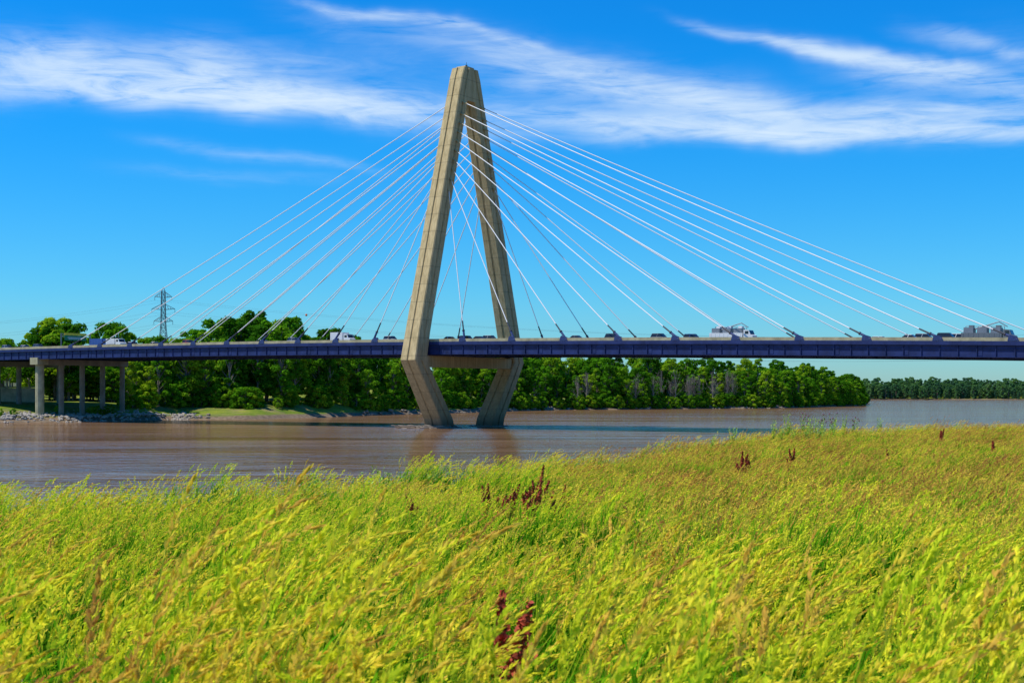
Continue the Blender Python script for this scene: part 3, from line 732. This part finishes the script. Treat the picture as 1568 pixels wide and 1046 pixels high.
# taller weeds / dock
DOCK=simple_mat('dock_seed_red',(0.42,0.06,0.02),0.8,0.4,30); WST=simple_mat('weed_stem',(0.26,0.36,0.03),0.8,0.3,10); WLF=simple_mat('weed_leaf',(0.34,0.52,0.02),0.7,0.3,10); PURP=simple_mat('thistle_flower',(0.22,0.05,0.14),0.8,0.2,10)
def dock(mb,r,H=1.35,k_=1.0):
    for k in range(r.integers(3,5)):
        a=r.uniform(0,6.28); l=r.uniform(.04,.2); top=Vector((l*math.cos(a)+.08,l*math.sin(a),H*r.uniform(.8,1.0))); b0=Vector((0,0,0)); md=Vector((0.02,0,H*.5))
        mb.cyl(b0,md,.006,.005,5,0); mb.cyl(md,top,.005,.003,5,0)
        for j in range(260):
            u=r.random()**.8; q=md.lerp(top,.25+.75*u); w=.032*(1.15-u)
            q=q+Vector(r.normal(size=3)*w); s=r.uniform(.010,.019)*k_; v=Vector(r.normal(size=3)).normalized()*s; w2=v.orthogonal().normalized()*s*.8; w2=Matrix.Rotation(r.uniform(0,6.28),3,v.normalized())@w2
            mb.add([q-v,q-w2,q+v,q+w2],[(0,1,2,3)],1)
def weed(mb,r,H=1.7,flower=False):
    for k in range(r.integers(3,6)):
        a=r.uniform(0,6.28); l=r.uniform(.05,.35); top=Vector((l*math.cos(a)+.1,l*math.sin(a),H*r.uniform(.7,1.0)))
        mb.cyl((0,0,0),top*.5,.010,.008,5,0); mb.cyl(top*.5,top,.008,.004,5,0)
        for j in range(30):
            u=.25+.75*r.random(); q=top*u; b=r.uniform(0,6.28); ln=r.uniform(.10,.24)*(1.25-u*.7); d=Vector((math.cos(b),math.sin(b),r.uniform(.3,1.2))).normalized()*ln
            w=Vector((-math.sin(b),math.cos(b),0))*ln*.12
            mb.add([q,q+d*.5+w+Vector((0,0,.01)),q+d,q+d*.5-w],[(0,1,2,3)],2)
        if flower:
            mb.cyl(top,top+Vector((0,0,.05)),.02,.05,7,0); mb.cyl(top+Vector((0,0,.05)),top+Vector((0,0,.10)),.05,.035,7,3)
rr=np.random.default_rng(5)
def at(px,d): return (px-784)/F*d
for px,d,H in[(817,23,1.62),(811,24,1.42),(747,22,1.35),(777,23,1.38),(851,23,1.36),(806,22.5,1.3),(760,22.6,1.3),(842,23.5,1.3),(1135,42,1.5),(1212,44,1.6),(765,6.9,1.12),(1128,43,1.35),(1145,43,1.35),(1205,44,1.4),(1440,70,1.4),(628,26,1.15),(1360,55,1.35),(1520,60,1.4)]:
    mb=MB(); dock(mb,rr,H,1.1 if d<30 else 1.7); o=mb.obj('red_dock_plant',[WST,DOCK]); x=at(px,d); o.location=(x,d,float(hfun(x,d)))
for px,d,H,fl in[(1183,80,1.8,0),(1205,82,2.0,0),(1228,84,2.1,1),(1243,84,2.1,0),(1258,86,2.3,1),(1272,84,2.1,1),(1290,88,2.1,0),(1306,88,2.0,1),(1120,72,1.6,0),(560,38,1.5,0),(585,39,1.6,0),(598,39,1.4,0),(470,35,1.3,0),(345,32,1.15,0),(1090,68,1.5,0),(655,41,1.35,0),(1345,95,1.7,0),(1235,78,1.9,0),(1215,79,1.8,0),(1250,80,2.0,0),(1275,82,2.0,0),(1195,79,1.7,0),(1262,79,1.8,0)]:
    mb=MB(); weed(mb,rr,H,bool(fl)); weed(mb,rr,H*.9,bool(fl)); o=mb.obj('tall_thistle_weed' if fl else 'tall_green_weed',[WST,DOCK,WLF,PURP]); x=at(px,d); o.location=(x,d,float(hfun(x,d)))

# ------------------------------------------------------------------ world
SEL=math.radians(60); SV=Vector((-0.993,-0.12,0)).normalized()*math.cos(SEL); SV.z=math.sin(SEL)
w=bpy.data.worlds.new('World'); scene.world=w; w.use_nodes=True; nt=w.node_tree; nt.nodes.clear()
out=nt.nodes.new('ShaderNodeOutputWorld'); bg=nt.nodes.new('ShaderNodeBackground'); bg.inputs['Strength'].default_value=0.1
sky=nt.nodes.new('ShaderNodeTexSky'); sky.sky_type='NISHITA'; sky.sun_disc=False; sky.sun_elevation=SEL; sky.sun_rotation=math.atan2(SV.x,SV.y)
sky.air_density=1.0; sky.dust_density=0.3; sky.ozone_density=3.0
hsv=nt.nodes.new('ShaderNodeHueSaturation'); hsv.inputs['Saturation'].default_value=1.3; L(nt,sky.outputs[0],hsv.inputs['Color'])
tc=nt.nodes.new('ShaderNodeTexCoord'); sp=nt.nodes.new('ShaderNodeSeparateXYZ'); L(nt,tc.outputs['Generated'],sp.inputs[0])
u=M(nt,'ARCTAN2',sp.outputs[0],sp.outputs[1]); v=M(nt,'ARCSINE',sp.outputs[2])
cmb=nt.nodes.new('ShaderNodeCombineXYZ'); L(nt,u,cmb.inputs[0]); L(nt,v,cmb.inputs[1])
wn=nt.nodes.new('ShaderNodeTexNoise'); wn.inputs['Scale'].default_value=9; wn.inputs['Detail'].default_value=4; L(nt,cmb.outputs[0],wn.inputs['Vector'])
ws=nt.nodes.new('ShaderNodeSeparateColor'); L(nt,wn.outputs['Color'],ws.inputs[0])
u2=M(nt,'ADD',u,M(nt,'MULTIPLY',M(nt,'SUBTRACT',ws.outputs[0],.5),.10)); v2=M(nt,'ADD',v,M(nt,'MULTIPLY',M(nt,'SUBTRACT',ws.outputs[1],.5),.03))
tot=None
for x1,y1,x2,y2,wd_,st in[(20,98,330,133,32,.70),(40,135,420,163,17,.72),(200,125,600,173,22,.62),(380,145,760,185,26,.42),(60,75,520,105,26,.22),(520,22,820,88,8,.42),(640,70,1200,178,22,.30),(780,118,1150,168,34,.35),(840,185,1300,208,14,.68),(1000,211,1568,206,12,.55),(1100,168,1600,195,22,.58),(1105,52,1330,92,7,.36),(1230,74,1480,127,11,.72),(1340,118,1600,158,18,.36),(1420,68,1590,108,11,.28),(300,235,520,265,9,.16),(230,270,470,285,9,.07),(1650,140,2100,230,40,.7),(-500,60,-60,110,40,.6),(2500,100,3300,300,80,.6),(-2200,0,-1200,200,90,.6)]:
    a1=math.atan((x1-784)/F); a2=math.atan((x2-784)/F)
    A=(a1,(605-y1)/F*math.cos(a1)); B=(a2,(605-y2)/F*math.cos(a2))
    cx,cy=(A[0]+B[0])/2,(A[1]+B[1])/2; dx,dy=B[0]-A[0],B[1]-A[1]; ln=math.hypot(dx,dy); dx/=ln;dy/=ln; hl=ln*.62; hw_=wd_/F
    du=M(nt,'SUBTRACT',u2,cx); dv=M(nt,'SUBTRACT',v2,cy)
    a_=M(nt,'ADD',M(nt,'MULTIPLY',du,dx/hl),M(nt,'MULTIPLY',dv,dy/hl)); b_=M(nt,'ADD',M(nt,'MULTIPLY',du,-dy/hw_),M(nt,'MULTIPLY',dv,dx/hw_))
    r2=M(nt,'ADD',M(nt,'POWER',M(nt,'ABSOLUTE',a_),3.0),M(nt,'MULTIPLY',b_,b_))
    gss=M(nt,'MULTIPLY',M(nt,'EXPONENT',M(nt,'MULTIPLY',r2,-1.0)),st)
    tot=gss if tot is None else M(nt,'ADD',tot,gss)
mp=mapping(nt,cmb.outputs[0],(5,22,1),(0,0,math.radians(9))); f1=noise(nt,mp,1.6,9,.62,0.9)
mp2=mapping(nt,cmb.outputs[0],(9,60,1),(0,0,math.radians(14))); f2=noise(nt,mp2,1.7,9,.65,1.2)
fib=M(nt,'ADD',M(nt,'MULTIPLY',f1,1.4),M(nt,'MULTIPLY',f2,1.3)); fib=M(nt,'MULTIPLY',M(nt,'SUBTRACT',fib,1.0),1.8,clamp=True)
dens=M(nt,'MULTIPLY',tot,M(nt,'ADD',M(nt,'MULTIPLY',fib,1.0),.14))
dens=M(nt,'SUBTRACT',1.0,M(nt,'EXPONENT',M(nt,'MULTIPLY',dens,-1.5)))
tf=M(nt,'DIVIDE',v,0.20,clamp=True)
tint=ramp(nt,tf,[(0.0,(0.58,0.96,1.34)),(0.35,(0.34,1.04,1.50)),(1.0,(0.08,1.10,1.72))])
sky_t=mixc(nt,1.0,hsv.outputs[0],tint,'MULTIPLY')
c=mixc(nt,dens,sky_t,(7.6,9.0,10.2))
L(nt,c,bg.inputs[0]); L(nt,bg.outputs[0],out.inputs[0])
ld=bpy.data.lights.new('sun','SUN'); ld.energy=5.0; ld.angle=math.radians(0.5); ld.color=(1.0,0.94,0.82)
lo=bpy.data.objects.new('sun',ld); COL.objects.link(lo); lo.rotation_euler=(-SV).to_track_quat('-Z','Y').to_euler(); lo.location=(0,0,200)
# ------------------------------------------------------------------ camera
cd=bpy.data.cameras.new('camera'); cam=bpy.data.objects.new('camera',cd); COL.objects.link(cam); scene.camera=cam
cam.location=(0,0,EYE); cam.rotation_euler=(math.radians(90),0,0)
cd.lens=50; cd.sensor_width=36; cd.shift_y=0.0523; cd.clip_start=.1; cd.clip_end=40000
cd.dof.use_dof=True; cd.dof.focus_distance=150; cd.dof.aperture_fstop=8
scene.view_settings.view_transform='Standard'; scene.view_settings.look='None'; scene.view_settings.exposure=0
